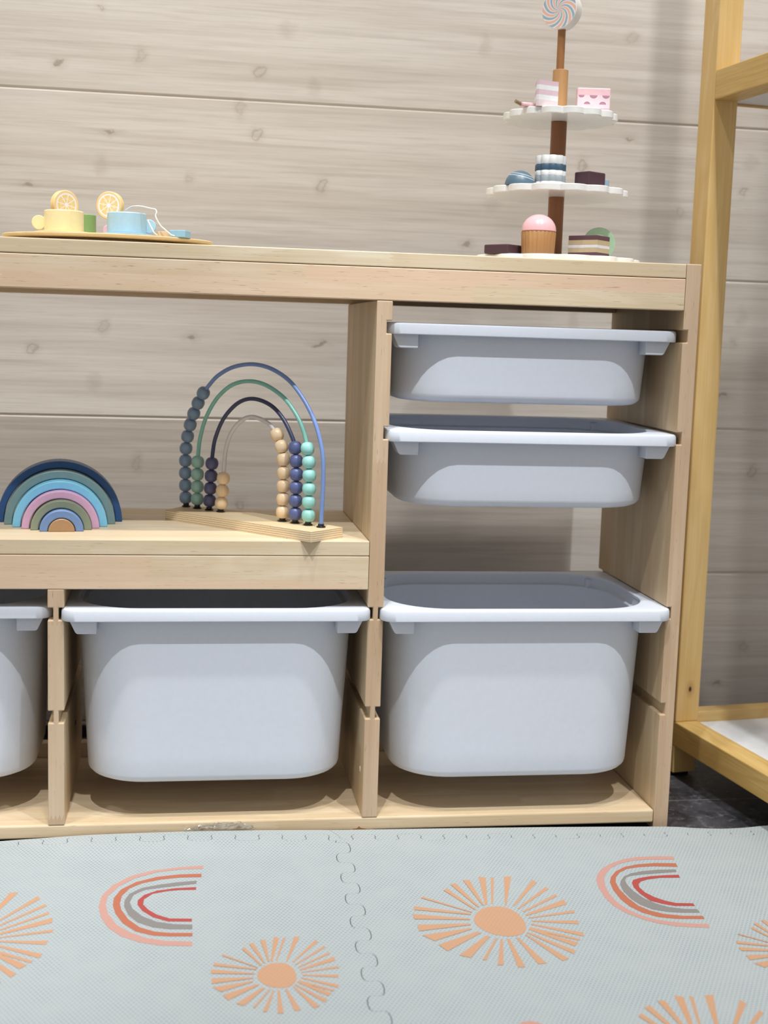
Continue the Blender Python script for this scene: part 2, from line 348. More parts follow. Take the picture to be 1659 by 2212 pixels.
M['mat_pink'] = mat_mat('foam_print_pink', (188,144,132), (178,134,122), .4)
M['mat_orange'] = mat_mat('foam_print_orange', (174,104,78), (164,96,70), .4)
M['mat_gray'] = mat_mat('foam_print_grey', (130,126,122), (120,116,112), .4)
M['mat_red'] = mat_mat('foam_print_red', (166,72,66), (156,64,60), .4)

# ------------------------------------------------------------------ camera
F_PX = 2840.2326
cam_d = bpy.data.cameras.new('camera'); cam = bpy.data.objects.new('camera', cam_d); COL.objects.link(cam)
cam_d.sensor_fit = 'VERTICAL'; cam_d.sensor_height = 36; cam_d.sensor_width = 27
cam_d.lens = F_PX/2212*36
yaw, pitch, roll = 0.1538, 0.1338, 0.0308
CAMR = None
def cam_axes(a, b, c):
    fw = Vector((sin(a)*cos(b), cos(a)*cos(b), -sin(b))); r = Vector((cos(a), -sin(a), 0)); u = r.cross(fw)
    return cos(c)*r+sin(c)*u, -sin(c)*r+cos(c)*u, fw
r_, u_, f_ = cam_axes(yaw, pitch, roll)
cp = Vector((-26.641, -176.5724, 70.272))
cam.matrix_world = Matrix(((r_.x,u_.x,-f_.x,cp.x*S),(r_.y,u_.y,-f_.y,cp.y*S),(r_.z,u_.z,-f_.z,cp.z*S),(0,0,0,1)))
cam_d.clip_start = .05
cam_d.dof.use_dof = True; cam_d.dof.focus_distance = 1.78; cam_d.dof.aperture_fstop = 4.5
scene.camera = cam

# ------------------------------------------------------------------ setting
FZ = -0.5
b = MB()
b.box(-190, 230, -260, 52, FZ-4, FZ)
struct(b.build('floor', M['floor']))
b = MB()
z = 2.2-26.5; g = .32
while z < 230:
    z0, z1 = z, z+26.5
    prof = [(50.0, z0+g), (50.0, z1-g), (50.32, z1), (52.5, z1), (52.5, z0), (50.32, z0)]
    b.prism(prof, lambda y, zz: (-190, y, max(zz, FZ)), lambda y, zz: (230, y, max(zz, FZ)))
    z += 26.5
struct(b.build('wall_back', M['wall']))
b = MB(); b.box(-190, 230, 49.2, 50.0, FZ, 1.6)
struct(b.build('baseboard_back', paint('dark_skirting', (40,38,40), .6), bevel=.1))

# ------------------------------------------------------------------ storage shelf
T = 2.1666; H = T/2; W = 41.0; D = 31.6; G = .74
X1 = H+W; X2 = X1+T                     # right side panel
LX = -(W+T)                             # centre of left divider
EX = -2*(W+T)                           # centre of far left end panel
Z1, Z2, Z3, Z4 = 71.34, 57.05, 32.0, 17.83
ZT, ZR, ZDT, ZMS, ZMR, ZB = 81.25, 74.88, 74.85, 42.13, 35.38, 2.6
HG = .86
shelf = thing('storage_shelf', 'light pine storage shelf with raised right bay, stepped left bench and slotted uprights', 'shelf', (-H*20, 15.8, FZ))
SL = (-H*20, 15.8, FZ)
def sh(x, y, z): return (x-SL[0], y-SL[1], z-SL[2])
def spart(mb, name, mat, bevel=.12):
    mb.v = [sh(*v) for v in mb.v]; return mb.build(name, mat, shelf, bevel=bevel)
def panel(name, xc, z0, z1, gl, gr, y0=0, y1=D):
    x0, x1 = xc-H, xc+H
    poly = [(x0, z0), (x1, z0)]
    for zg in sorted(gr): poly += [(x1, zg-HG), (x1-G, zg-HG), (x1-G, zg+HG), (x1, zg+HG)]
    poly += [(x1, z1), (x0, z1)]
    for zg in sorted(gl, reverse=True): poly += [(x0, zg+HG), (x0+G, zg+HG), (x0+G, zg-HG), (x0, zg-HG)]
    mb = MB()
    n = len(poly)
    mb.prism(poly, lambda x, z: (x, y0, z), lambda x, z: (x, y1, z))
    mb.m[0] = 1; mb.m[1] = 1
    mb.v = [sh(*v) for v in mb.v]
    return mb.build(name, [M['pine_z'], M['pine_edge']], shelf, bevel=.13)
panel('side_panel', X1+H, FZ, ZT+.05, [Z1, Z2, Z3, Z4], [])
panel('divider_panel', 0, ZB, ZDT, [Z3, Z4], [Z1, Z2, Z3, Z4])
panel('divider_panel', LX, ZB, ZMR, [Z3, Z4], [Z3, Z4])
panel('side_panel', EX, FZ, ZMR-.05, [], [Z3, Z4])
XL = EX-H
mb = MB(); mb.box(XL-.0, X1-.04, -.02, D, ZT-1.95, ZT); spart(mb, 'top_board', M['pine_shelf'])
mb = MB(); mb.box(XL, X1-.04, -.02, 2.2, ZR, ZT-2.02); spart(mb, 'front_rail', M['pine_rail'])
mb = MB(); mb.box(XL, X1-.04, D-2.2, D, ZR, ZT-2.02); spart(mb, 'back_rail', M['pine_x'])
mb = MB(); mb.box(XL, -H-.06, -.02, D, ZMS-2.05, ZMS); spart(mb, 'bench_board', M['pine_shelf'])
mb = MB(); mb.box(XL, -H-.06, -.02, 2.2, ZMR, ZMS-2.1); spart(mb, 'bench_rail', M['pine_x'])
mb = MB(); mb.box(XL, -H-.06, D-2.2, D, ZMR, ZMS-2.1); spart(mb, 'bench_back_rail', M['pine_x'])
mb = MB(); mb.box(EX+H, X1-.06, 0.02, D-2, .7, ZB); spart(mb, 'bottom_board', M['pine_base'], .22)
mb = MB(); mb.box(EX+H, X1-.06, D-2, D, ZB-2.6, ZB+2.2); spart(mb, 'bottom_back_rail', M['pine_x'])
# far left upright that carries the long top board
mb = MB(); mb.box(XL, XL+T, 0, D, ZMS, ZR); spart(mb, 'side_upright', M['pine_z'])
# dowel holes
for (x, y, z, m) in ((-H-.02, 3.4, 8.6, M['white']), (LX+H+.02, 18.5, 11.5, M['hole'])):
    mb = MB(); mb.lathe([(0,-.03),(.38,-.03),(.42,.03),(0,.03)], (0,0,0), 18, M=Matrix.Rotation(pi/2, 3, 'Y'))
    mb.v = [sh(v[0]+x, v[1]+y, v[2]+z) for v in mb.v]
    mb.build('screw_hole', m, shelf, smooth=40)
# chipped gouge under the bottom board
mb = MB()
pts = [(-2.9,.72),(-2.3,1.0),(-1.75,1.05),(-1.45,1.35),(-1.2,1.1),(-.4,.95),(.1,.9),(.7,.72)]
mb.prism(pts, lambda x, z: (x, -.04, z), lambda x, z: (x, .1, z))
spart(mb, 'chipped_edge', wood('torn_wood', 0, (196,158,112), (160,120,80), (110,78,48), streak=.9, pores=.8), 0)

# ------------------------------------------------------------------ bins
BW, BD = 20.92, 15.5
def make_bin(name, label, cx, yf, zt, h, tilt=0, group=None):
    root = thing(name, label, 'storage bin', (cx, yf+BD, zt-h), rot=(tilt, 0, 0), group=group)
    key = round(h, 1)
    if key not in BINMESH:
        parts = []
        # tub
        mb = MB()
        tw, td = 19.25, 14.05
        tap = .052*h if h > 15 else .08*h
        bw, bd = tw-tap, td-.03*h
        R0, R1 = 8.6, 7.8
        rings = []
        f = 1.5
        for k in range(5):
            a = pi/2*k/4; ins = f*(1-sin(a)); zz = f*(1-cos(a))*.8
            rings.append(rrect(bw-ins, bd-ins, R1-ins*.6, zz, 10))
        for k in range(1, 9):
            u = k/8
            rings.append(rrect(bw+(tw-bw)*u, bd+(td-bd)*u, R1+(R0-R1)*u, 1.2+(h-.35-1.2)*u, 10))
        # step and inner wall
        th = .28
        rings.append(rrect(tw-.05, td-.05, R0, h-.3, 10))
        rings.append(rrect(tw-.15, td-.15, R0, h-1.7, 10))
        rings.append(rrect(tw-.75, td-.75, R0-.5, h-1.85, 10))
        rings.append(rrect(bw-.6, bd-.6, R1-.4, 1.5, 10))
        rings.append(rrect(bw-1.8, bd-1.8, R1-1.2, .45, 10))
        mb.loft(rings)
        parts.append(('tub', mb, 35))
        # rim with hanging lip
        mb = MB(); q = rrect
        rr = [q(tw-.2, td-.2, R0, h-.45, 10), q(tw-.2, td-.2, R0, h-.12, 10), q(tw-.05, td-.05, R0, h-.02, 10), q(tw+.1, td+.1, R0, h, 10),
              q(BW-.35, BD-.35, 1.9, h, 10), q(BW-.12, BD-.12, 2.0, h-.1, 10), q(BW, BD, 2.1, h-.35, 10), q(BW+.02, BD+.02, 2.1, h-1.5, 10),
              q(BW-.05, BD-.05, 2.0, h-1.6, 10), q(BW-.25, BD-.25, 1.9, h-1.58, 10), q(BW-.3, BD-.3, 1.9, h-.45, 10)]
        mb.loft(rr+[rr[0]], False, False)
        parts.append(('rim', mb, 35))
        BINMESH[key] = (parts, tw, td)
    parts, tw, td = BINMESH[key]
    tubo = None
    for (nm, mb, sm) in parts:
        if isinstance(mb, MB):
            o = mb.build(nm, M['bin'], root, smooth=sm)
            BINMESH[key][0][[p[0] for p in parts].index(nm)] = (nm, o.data, sm)
        else:
            o = bpy.data.objects.new(nm, mb); COL.objects.link(o); o.parent = root
        if nm == 'tub': tubo = o
    for sx in (-1, 1):
        for sy in (-1, 1):
            mb = MB()
            x0, x1, x2 = 16.25, 19.85, 18.95
            zt_, zb_ = h-.5, h-3.45
            y0, y1 = td+.55, td-3.2
            poly = [(x0, zb_), (x2-.15, zb_), (x2+.1, zb_+.25), (x1, h-1.5), (x1, zt_), (x0, zt_)]
            mb.prism(poly, lambda x, z: (sx*x, sy*y1, z), lambda x, z: (sx*x, sy*y0, z))
            mb.build('corner_bracket', M['bin'], tubo, bevel=.14)
    return root
BINMESH = {}
DH, SHH = 25.0, 10.85
CR = H+W/2; CL = -CR; CF = LX-H-W/2
make_bin('storage_bin', 'deep white storage bin in the right bay, standing partly open beneath the gap', CR, -1.9, Z3+.78, DH, group='white plastic bins hung in the shelf')
make_bin('storage_bin', 'deep white storage bin under the bench, between the two slotted dividers', CL, -1.3, Z3+.78, DH, group='white plastic bins hung in the shelf')
make_bin('storage_bin', 'deep white storage bin cut off by the left edge of the photo', CF, .9, Z3+.78, DH, group='white plastic bins hung in the shelf')
make_bin('shallow_storage_bin', 'topmost shallow white bin in the right bay, directly under the top board', CR-.2, 1.4, Z1+.72, SHH, group='white plastic bins hung in the shelf')
make_bin('shallow_storage_bin', 'second shallow white bin in the right bay, below the topmost one', CR, -.3, Z2+.72, SHH, tilt=radians(.9), group='white plastic bins hung in the shelf')

# ------------------------------------------------------------------ rainbow stacker on the bench
RC = [('navy', (38,84,140), 8.79, 7.78, (-44.0, 15.84)), ('grey teal', (126,154,156), 7.70, 6.58, (-43.77, 13.37)),
      ('sky blue', (136,214,248), 6.50, 5.38, (-43.53, 10.87)), ('pink', (226,182,218), 5.29, 4.22, (-43.34, 9.36)),
      ('olive green', (140,150,128), 4.14, 3.06, (-43.15, 8.06)), ('periwinkle blue', (112,142,190), 2.97, 1.86, (-42.98, 6.7)),
      ('tan', (172,136,100), 1.79, 0, (-42.97, 6.5))]
for i, (cn, c, R, r, (cx, cy)) in enumerate(RC):
    mb = MB(); n = 40
    out = [(R*cos(pi*k/n), R*sin(pi*k/n)) for k in range(n+1)]
    poly = out+([(r*cos(pi*k/n), r*sin(pi*k/n)) for k in range(n, -1, -1)] if r else [])
    mb.prism(poly, lambda x, z: (x, 0, z), lambda x, z: (x, 4.0, z))
    nxt = RC[i+1][0] if i < 6 else ''
    lab = ['outermost %s arch of the nested toy rainbow', '%s arch of the toy rainbow, just inside the navy one', '%s arch of the toy rainbow, outside the pink one',
           '%s arch in the middle of the toy rainbow', '%s arch of the toy rainbow, between the pink and periwinkle ones', 'small %s arch closest around the tan core of the toy rainbow',
           'solid %s half disc at the core of the toy rainbow'][i] % cn
    o = mb.build('rainbow_arch' if r else 'rainbow_core', paint('paint_'+cn.replace(' ', '_'), c, .42), None, (cx, cy, ZMS), smooth=50, bevel=.13, rot=(0, 0, radians(5.0)))
    tag(o, lab, 'toy rainbow piece', 'nested rainbow arches')

# ------------------------------------------------------------------ bead abacus
P0 = Vector((-25.93, 22.76, 0)); AU = Vector((.67628522, -.73663987, 0))
ab = thing('bead_abacus', 'wooden rainbow bead abacus with four arched wires on a plywood base', 'abacus', (-16.5, 10.5, ZMS))
AL = Vector((-16.5, 10.5, ZMS))
def sz(s, z): return P0+AU*s+Vector((0, 0, z))-AL
base = [(-29.1, 19.3), (-9.35, -1.4), (-4.5, 3.1), (-15.8, 16.9), (-25.6, 25.0)]
mb = MB()
mb.prism(base, lambda x, y: (x-AL.x, y-AL.y, 0), lambda x, y: (x-AL.x, y-AL.y, 1.47), mi=0, mside=1)
abase = mb.build('base', [M['birch'], M['ply']], ab, bevel=.06)
wires = {
 'outer': [(-.15,43.5),(-.26,44.86),(-.36,47),(-.4,50.48),(-.3,52.6),(0,54.27),(.54,56.06),(1.3,57.81),(2.23,59.46),(3.35,61.0),(4.6,62.25),(6.27,63.6),(9.29,64.95),(13.06,65.55),(16.51,65.2),(19.64,64.05),(21.85,62.55),(23.92,60.4),(25.61,57.9),(26.74,55.1),(27.2,52.9),(27.3,50.36),(27.25,47.5),(27.1,43.5)],
 'green': [(2.3,43.5),(2.27,46.6),(2.25,50.0),(2.4,52.2),(2.75,54.3),(3.84,57.17),(5.78,59.9),(8.1,61.8),(10.3,62.75),(12.85,63.12),(15.3,62.9),(17.7,62.1),(20.1,60.75),(22.3,58.55),(23.6,56.4),(24.3,54.2),(24.6,52.3),(24.72,50.3),(24.73,46.6),(24.7,43.5)],
 'navy': [(4.85,43.5),(5.05,46.7),(5.3,50.5),(5.45,52.2),(5.95,54.4),(7.45,57.2),(9.5,59.2),(11.4,60.25),(13.4,60.65),(15.6,60.4),(17.7,59.6),(19.5,58.2),(20.9,56.4),(21.85,54.6),(22.2,52.6),(22.3,50.4),(22.25,47),(22.25,43.5)],
 'clear': [(7.3,43.5),(7.5,46),(7.75,48.6),(7.9,50.6),(8.1,52.6),(8.75,54.6),(9.95,56.3),(11.6,57.55),(13.4,58.05),(15.3,57.8),(16.8,57.25),(17.8,56.5),(18.5,55.7),(19.35,54.2),(19.75,52.4),(19.85,50.4),(19.82,47),(19.78,43.5)]}
wcol = {'outer': (122,150,206), 'green': (134,198,186), 'navy': (60,66,100)}
clr = NT('clear_plastic_tube')
clr.b.inputs['Transmission Weight'].default_value = .5
M['clear'] = clr.fin(lin((244,240,244)), .25)
bead_prof = []
for k in range(13):
    th = -pi/2+pi*k/12
    r = .97*max(cos(th), 0)**.62; zz = .915*sin(th)
    bead_prof.append((max(r, .34), zz))
bead_prof = [(0, -.87)]+bead_prof+[(0, .87)]
bm_ = {}
def bead_mat(n, c, rough): return paint('bead_'+n, c, rough, .5, .15, .03)
BM = {'slate blue': bead_mat('slate', (128,152,180), .42), 'sage green': bead_mat('sage', (154,196,186), .42), 'dark navy': bead_mat('navy', (84,86,124), .4), 'natural wood': M['bead_wood'] if 'bead_wood' in M else wood('bead_wood', 2, (244,222,188), (234,206,168), (212,176,134), streak=.5, pores=.2, rough=.35, coat=.3),
      'turquoise': bead_mat('turquoise', (156,218,212), .38), 'indigo': bead_mat('indigo', (92,102,150), .38)}
def bead(s, z, tilt, kind, par):
    if kind not in bm_:
        mb = MB(); mb.lathe(bead_prof, n=24); o = mb.build('bead', BM[kind], par, smooth=60); bm_[kind] = o.data
    else:
        o = bpy.data.objects.new('bead', bm_[kind]); COL.objects.link(o); o.parent = par
    o.location = sz(s, z)*S
    n = Vector((-AU.y, AU.x, 0))
    o.rotation_mode = 'QUATERNION'; o.rotation_quaternion = Matrix.Rotation(tilt, 3, n).to_quaternion() @ Matrix.Rotation(random.random()*6, 3, 'Z').to_quaternion()
    o['label'] = kind+' bead'
WO = {}
for nm, pts in wires.items():
    mb = MB(); mb.tube([sz(*p[:2]) for p in catmull([(a, c, 0) for a, c in pts], 6)], .30 if nm != 'clear' else .31, 10)
    o = mb.build('wire', M['clear'] if nm == 'clear' else paint('wire_'+nm, wcol[nm], .3), ab, smooth=60)
    WO[nm] = o
    o['label'] = {'outer': 'blue outermost arched wire', 'green': 'green arched wire', 'navy': 'navy arched wire', 'clear': 'clear innermost arched tube'}[nm]
    for (s, z) in (pts[0], pts[-1]):
        mb = MB(); mb.lathe([(0,0),(.62,0),(.66,.14),(.5,.24),(.44,.26),(.44,.5),(0,.5)], n=20)
        mb.build('washer', M['black'], abase, tuple(sz(s, 43.6)), smooth=40)
def colbeads(wire, z0, n, side, kind):
    lst = evenly(wire, z0, n, side)
    for i, (s, z) in enumerate(lst):
        a = lst[max(i-1, 0)]; c = lst[min(i+1, len(lst)-1)]
        bead(s, z, atan2(c[0]-a[0], c[1]-a[1]) if len(lst) > 1 else 0, kind, WO[wire])
def evenly(wire, z0, n, side):
    """n bead centres one bead apart up the given leg of a wire"""
    P = [Vector((p[0], p[1])) for p in catmull([(a, c, 0) for a, c in wires[wire]], 12)]
    if side: P = P[::-1]
    out = []; want = z0; acc = None; step = 1.865
    prev = P[0]; dist = 0; target = None
    for p in P[1:]:
        seg = (p-prev).length
        if target is None:
            if p.y >= z0: out.append((p.x, p.y)); target = step; dist = 0
        else:
            while dist+seg >= target and len(out) < n:
                u = (target-dist)/seg; q = prev.lerp(p, u); out.append((q.x, q.y)); target += step
            dist += seg
        prev = p
        if len(out) >= n: break
    return out[:n]
colbeads('outer', 44.92, 10, 0, 'slate blue')
colbeads('green', 44.92, 4, 0, 'sage green'); colbeads('green', 44.92, 6, 1, 'turquoise')
colbeads('navy', 44.92, 4, 0, 'dark navy'); colbeads('navy', 44.92, 6, 1, 'indigo')
colbeads('clear', 44.92, 3, 0, 'natural wood'); colbeads('clear', 44.92, 7, 1, 'natural wood')

# ------------------------------------------------------------------ tray with tea set (on the top board)
TZ = ZT
mb = MB(); n = 72
def ell(a, bb, z, cx=-37.1, cy=14.0): return [(cx+a*cos(2*pi*i/n), cy+bb*sin(2*pi*i/n), z) for i in range(n)]
tray = thing('serving_tray', 'thin oval plywood tray under the toy tea set', 'tray', (-37.1, 14.0, TZ))
mb.loft([ell(13.9, 9.5, .72, 0, 0), ell(14.3, 9.9, .82, 0, 0), ell(14.42, 10.0, 1.0, 0, 0), ell(14.4, 10.0, 1.14, 0, 0), ell(14.2, 9.8, 1.24, 0, 0), ell(13.6, 9.2, 1.22, 0, 0)])
mb.build('tray_board', wood('tray_ply', 0, (226,204,158), (216,190,144), (190,158,112), streak=.4, pores=.15), tray, smooth=40)
mb = MB(); mb.loft([ell(8.5, 5.5, .0, 0, 0), ell(8.5, 5.5, .74, 0, 0)])
mb.build('foot_ring', M['birch'], tray, smooth=40)
TT = TZ+1.23
def cup(name, label, cx, cy, r, h, hang, hr, hd, mat, sauc=None, notch=None):
    z0 = TT
    if sauc:
        mb = MB(); mb.lathe([(0,0),(sauc*.7,0),(sauc,.12),(sauc,.26),(sauc*.92,.32),(0,.32)], n=48)
        o = mb.build('toy_saucer', mat, None, (sauc_c[name][0], sauc_c[name][1], z0), smooth=40)
        tag(o, sauc_l[name], 'saucer', 'saucers of the toy tea set'); z0 += .33
    rt = thing(name, label, 'toy cup', (cx, cy, z0), group='cups of the toy tea set')
    mb = MB()
    mb.lathe([(0,0),(r-.12,0),(r,.12),(r,h-.14),(r-.08,h-.03),(r-.18,h),(r-.36,h-.02),(r-.44,h-.14),(r-.46,h-1.5),(0,h-1.5)], n=56)
    mb.build('cup_body', mat, rt, smooth=35)
    mb = MB(); mb.lathe([(0,-.38),(hr-.08,-.38),(hr,-.3),(hr,.3),(hr-.08,.38),(0,.38)], n=36, M=Matrix.Rotation(pi/2, 3, 'X'))
    mb.build('handle', mat, rt, (hd*cos(hang), hd*sin(hang), 1.15), smooth=35, rot=(0, 0, 0))
    return rt
sauc_c = {'yellow_toy_cup': (-42.8, 10.4), 'blue_toy_cup': (-34.35, 9.4)}
sauc_l = {'yellow_toy_cup': 'pale yellow saucer under the yellow toy cup', 'blue_toy_cup': 'pale blue saucer under the light blue toy cup'}
yel = paint('pale_yellow_paint', (240,224,172), .35, .5, .2); blu = paint('pale_blue_paint', (176,212,230), .35, .5, .2); pnk = paint('lilac_pink_paint', (224,188,208), .4)
cup('yellow_toy_cup', 'pale yellow toy cup holding a lemon slice', -42.9, 10.4, 2.65, 2.82, pi, .95, 3.3, yel, 4.0)
cup('blue_toy_cup', 'light blue toy cup with a tea bag string over its rim', -34.45, 9.3, 2.64, 2.8, radians(8), .95, 3.0, blu, 3.75)
cup('pink_toy_cup', 'lilac pink toy cup mostly hidden behind the light blue one', -33.9, 17.4, 2.7, 2.3, radians(180), .95, 3.3, pnk)
mb = MB(); mb.lathe([(0,0),(1.3,0),(1.4,.1),(1.4,3.2),(1.3,3.3),(0,3.3)], n=36)
tag(mb.build('toy_canister', paint('leaf_green_paint', (130,168,104), .4), None, (-40.45, 17.0, TT), smooth=35), 'small green toy canister behind the yellow cup', 'toy block')

def lemon_mat():
    t = NT('lemon_face'); x, y, z = t.xyz()
    r = t.math('SQRT', t.math('ADD', t.math('POWER', x, 2.0), t.math('POWER', z, 2.0)))
    a = t.math('ARCTAN2', z, x)
    k = t.math('PINGPONG', t.math('ADD', t.math('MULTIPLY', a, 8/(2*pi)), 8.25), .5)     # 0 on a divider
    seg = t.smooth(t.math('MULTIPLY', t.math('MULTIPLY', k, r), 1.0), .06, .085)
    seg = t.math('MULTIPLY', seg, t.smooth(r, 1.34, 1.37, 1, 0))
    seg = t.math('MULTIPLY', seg, t.smooth(r, .26, .3, 0, 1))
    rim = t.smooth(r, 1.54, 1.57)
    pip = t.math('MULTIPLY', t.smooth(t.math('ABSOLUTE', t.math('SUBTRACT', k, .27)), .05, .07, 1, 0), t.math('MULTIPLY', t.smooth(r, .66, .7), t.smooth(r, .95, 1.0, 1, 0)))
    c = t.mix(seg, lin((240,238,244)), lin((238,208,136)))
    c = t.mix(t.math('MULTIPLY', pip, .8), c, lin((244,236,220)))
    c = t.mix(rim, c, lin((240,208,150)))
    return t.fin(c, .4)
M['lemon'] = lemon_mat(); M['lemon_peel'] = paint('lemon_peel', (240,206,146), .4)
def lemon(label, loc, rz, r=1.95, t=1.0):
    mb = MB()
    prof = [(0,-t/2),(r-.1,-t/2),(r,-t/2+.1),(r,t/2-.1),(r-.1,t/2),(0,t/2)]
    mb.lathe(prof, n=48, M=Matrix.Rotation(pi/2, 3, 'X'), mats=[1,1,1,1,1])
    for i, k in enumerate(mb.m): pass
    for fi, f in enumerate(mb.f):
        ys = [mb.v[i][1] for i in f]
        if max(ys)-min(ys) < 1e-4: mb.m[fi] = 0
    rt = thing('toy_lemon_slice', label, 'toy lemon slice', (loc[0], loc[1], loc[2]-r), rz, 'lemon slices of the toy tea set')
    mb.build('slice', [M['lemon'], M['lemon_peel']], rt, (0, 0, r), smooth=35)
    return rt
lemon('round yellow lemon slice standing up inside the yellow toy cup', (-42.85, 10.75, 86.45), radians(36))
lemon('round yellow lemon slice tucked against the left rim of the blue cup', (-36.85, 12.25, 86.75), radians(-22), 1.9)

tb = thing('toy_tea_bag', 'blue toy tea bag block on a white string with a tan tag', 'toy tea bag', (-28.4, 7.5, TT))
TB = Vector((-28.4, 7.5, TT))
mb = MB(); mb.box(-1.15, 1.2, -1.0, 1.0, 0, .98); mb.build('bag', paint('tea_blue', (146,190,212), .45), tb, (1.1, .1, 0), bevel=.1, rot=(0, 0, radians(-24)))
mb = MB(); sp = [(-34.6,9.2,85.95),(-33.8,8.2,86.32),(-33.2,7.6,86.4),(-32.4,7.2,86.36),(-31.2,6.8,86.1),(-30.6,6.7,86.0),(-30.42,6.6,85.6),(-30.55,6.6,85.2),(-30.4,6.5,84.7),(-29.9,6.5,83.9),(-29.2,6.5,83.3),(-28.5,6.6,82.75),(-28.0,6.9,82.6)]
mb.tube([Vector(p)-TB for p in catmull([(x, y, z+.05) for x, y, z in sp], 6)], .10, 8); mb.build('string', paint('cotton_string', (240,240,236), .8), tb, smooth=60)
mb = MB(); mb.tube([Vector(p)-TB for p in catmull([(-31.6,6.2,84.6),(-31.1,6.0,83.6),(-30.7,5.9,82.9),(-30.3,6.0,82.62)], 6)], .09, 8); mb.build('string', paint('cotton_string_end', (240,240,236), .8), tb, smooth=60)
mb = MB(); mb.prism([(-.8,-.6),(.8,-.6),(.8,.2),(.3,.8),(-.3,.8),(-.8,.2)], lambda x, y: (x, y, 0), lambda x, y: (x, y, .75))
mb.build('tag', paint('tag_tan', (226,198,160), .5), tb, (-1.2, .3, 0), bevel=.08, rot=(0, 0, radians(20)))

# ------------------------------------------------------------------ cake stand
CX, CY = 27.5, 16.0
cs = thing('cake_stand', 'three tier white toy cake stand with brown posts and a lollipop finial', 'toy cake stand', (CX, CY, ZT))
def scallop(R, z, nl=15, a=.85, ph=.13, n=300, ins=0):
    out = []
    for i in range(n):
        th = 2*pi*i/n
        c = abs(sin(nl*(th+ph)/2))
        r = R-a+a*c**.8-ins
        out.append((r*cos(th), r*sin(th), z))
    return out
plates = [('bottom_plate', 12.6, 0.0, .95), ('middle_plate', 10.45, 9.9, .95), ('top_plate', 8.35, 20.7, 1.0)]
for (nm, R, z0, h) in plates:
    mb = MB()
    mb.loft([scallop(R, z0, ins=.12), scallop(R, z0+.1), scallop(R, z0+h-.1), scallop(R, z0+h, ins=.12)])
    mb.build(nm, M['white'], cs, smooth=30)
def rod(nm, r, z0, z1, mat, n=32, dx=0):
    mb = MB(); mb.lathe([(0,z0),(r-.06,z0),(r,z0+.06),(r,z1-.06),(r-.06,z1),(0,z1)], n=n); return mb.build(nm, mat, cs, (dx, 0, 0), smooth=35)
rod('lower_post', 1.16, .95, 9.9, M['walnut']); rod('middle_post', 1.16, 10.85, 20.7, M['walnut'], dx=-.12)
rod('top_post', 1.13, 21.7, 28.0, M['beech'], dx=-.25); rod('finial_stick', .57, 28.0, 33.8, M['dowel_mid'], dx=-.36)
def swirl_mat():
    t = NT('candy_swirl'); x, y, z = t.xyz()
    r = t.math('SQRT', t.math('ADD', t.math('POWER', x, 2.0), t.math('POWER', z, 2.0)))
    a = t.math('ARCTAN2', z, x)
    k = t.math('FRACT', t.math('ADD', t.math('ADD', t.math('MULTIPLY', a, 8/(2*pi)), 8.0), t.math('MULTIPLY', t.math('POWER', r, .8), 1.05)))
    c = t.ramp(k, [(0,(238,190,168)),(.34,(236,232,236)),(.5,(158,184,194)),(.82,(236,232,236))], 'CONSTANT')
    c = t.mix(t.smooth(r, 2.62, 2.66), c, lin((240,240,242)))
    return t.fin(c, .35)
mb = MB(); r, t_ = 2.75, 2.0
mb.lathe([(0,-t_/2),(r-.08,-t_/2),(r,-t_/2+.08),(r,t_/2-.08),(r-.08,t_/2),(0,t_/2)], n=56, M=Matrix.Rotation(pi/2, 3, 'X'), mats=[1]*5)
for fi, f in enumerate(mb.f):
    ys = [mb.v[i][1] for i in f]
    if max(ys)-min(ys) < 1e-4: mb.m[fi] = 0
mb.build('lollipop_finial', [swirl_mat(), M['white']], cs, (-.5, 0, 36.35), smooth=35, rot=(0, 0, radians(-40)))

PB, PM, PT = ZT+.97, ZT+10.87, ZT+21.72      # plate tops
# cupcake
cc = thing('toy_cupcake', 'wooden toy cupcake with a glossy pink dome on the bottom tier', 'toy cupcake', (22.95, 8.2, PB))
mb = MB(); n = 96
def flute(r, z): return [((r+.05*cos(24*2*pi*i/n))*cos(2*pi*i/n), (r+.05*cos(24*2*pi*i/n))*sin(2*pi*i/n), z) for i in range(n)]
mb.loft([flute(2.2, 0), flute(2.28, .1), flute(2.42, 3.1), flute(2.34, 3.22)]); mb.build('cupcake_case', M['cup_wood'], cc, smooth=50)
mb = MB(); mb.lathe([(2.3,3.22)]+[(2.46*cos(pi/2*k/10), 3.3+2.35*sin(pi/2*k/10)) for k in range(10)]+[(0,5.65)], n=40)
mb.build('frosting', paint('pink_gloss', (238,184,190), .25, .5, .4), cc, smooth=60)

CHOC = paint('chocolate_paint', (70,46,54), .5)
def cornerbox(name, label, cat, corner, a, L1, L2, h, z, mats, layers=None, bevel=.18, pname='body'):
    """box whose near vertical edge stands at corner; a = turn"""
    rt = thing(name, label, cat, (corner[0], corner[1], z), pi-a)
    if layers is None:
        mb = MB(); mb.box(0, L1, -L2, 0, 0, h)
        mb.v = [(v[0], v[1], v[2]) for v in mb.v]
        return rt, mb.build(pname, mats, rt, bevel=bevel)
    for (nm, m, f0, f1) in layers:
        mb = MB(); mb.box(0, L1, -L2, 0, h*f0, h*f1)
        mb.build(nm, m, rt, bevel=bevel if f1 in (1,) else .03)
    return rt, None
cornerbox('toy_chocolate_bar', 'dark chocolate toy bar at the left of the bottom tier', 'toy chocolate', (18.35, 7.4), radians(50), 4.2, 3.4, 1.3, PB, CHOC)
choc = paint('chocolate_layer', (92,62,70), .5); cream = paint('biscuit_layer', (184,166,132), .5); mil = paint('cream_layer', (214,210,214), .5)
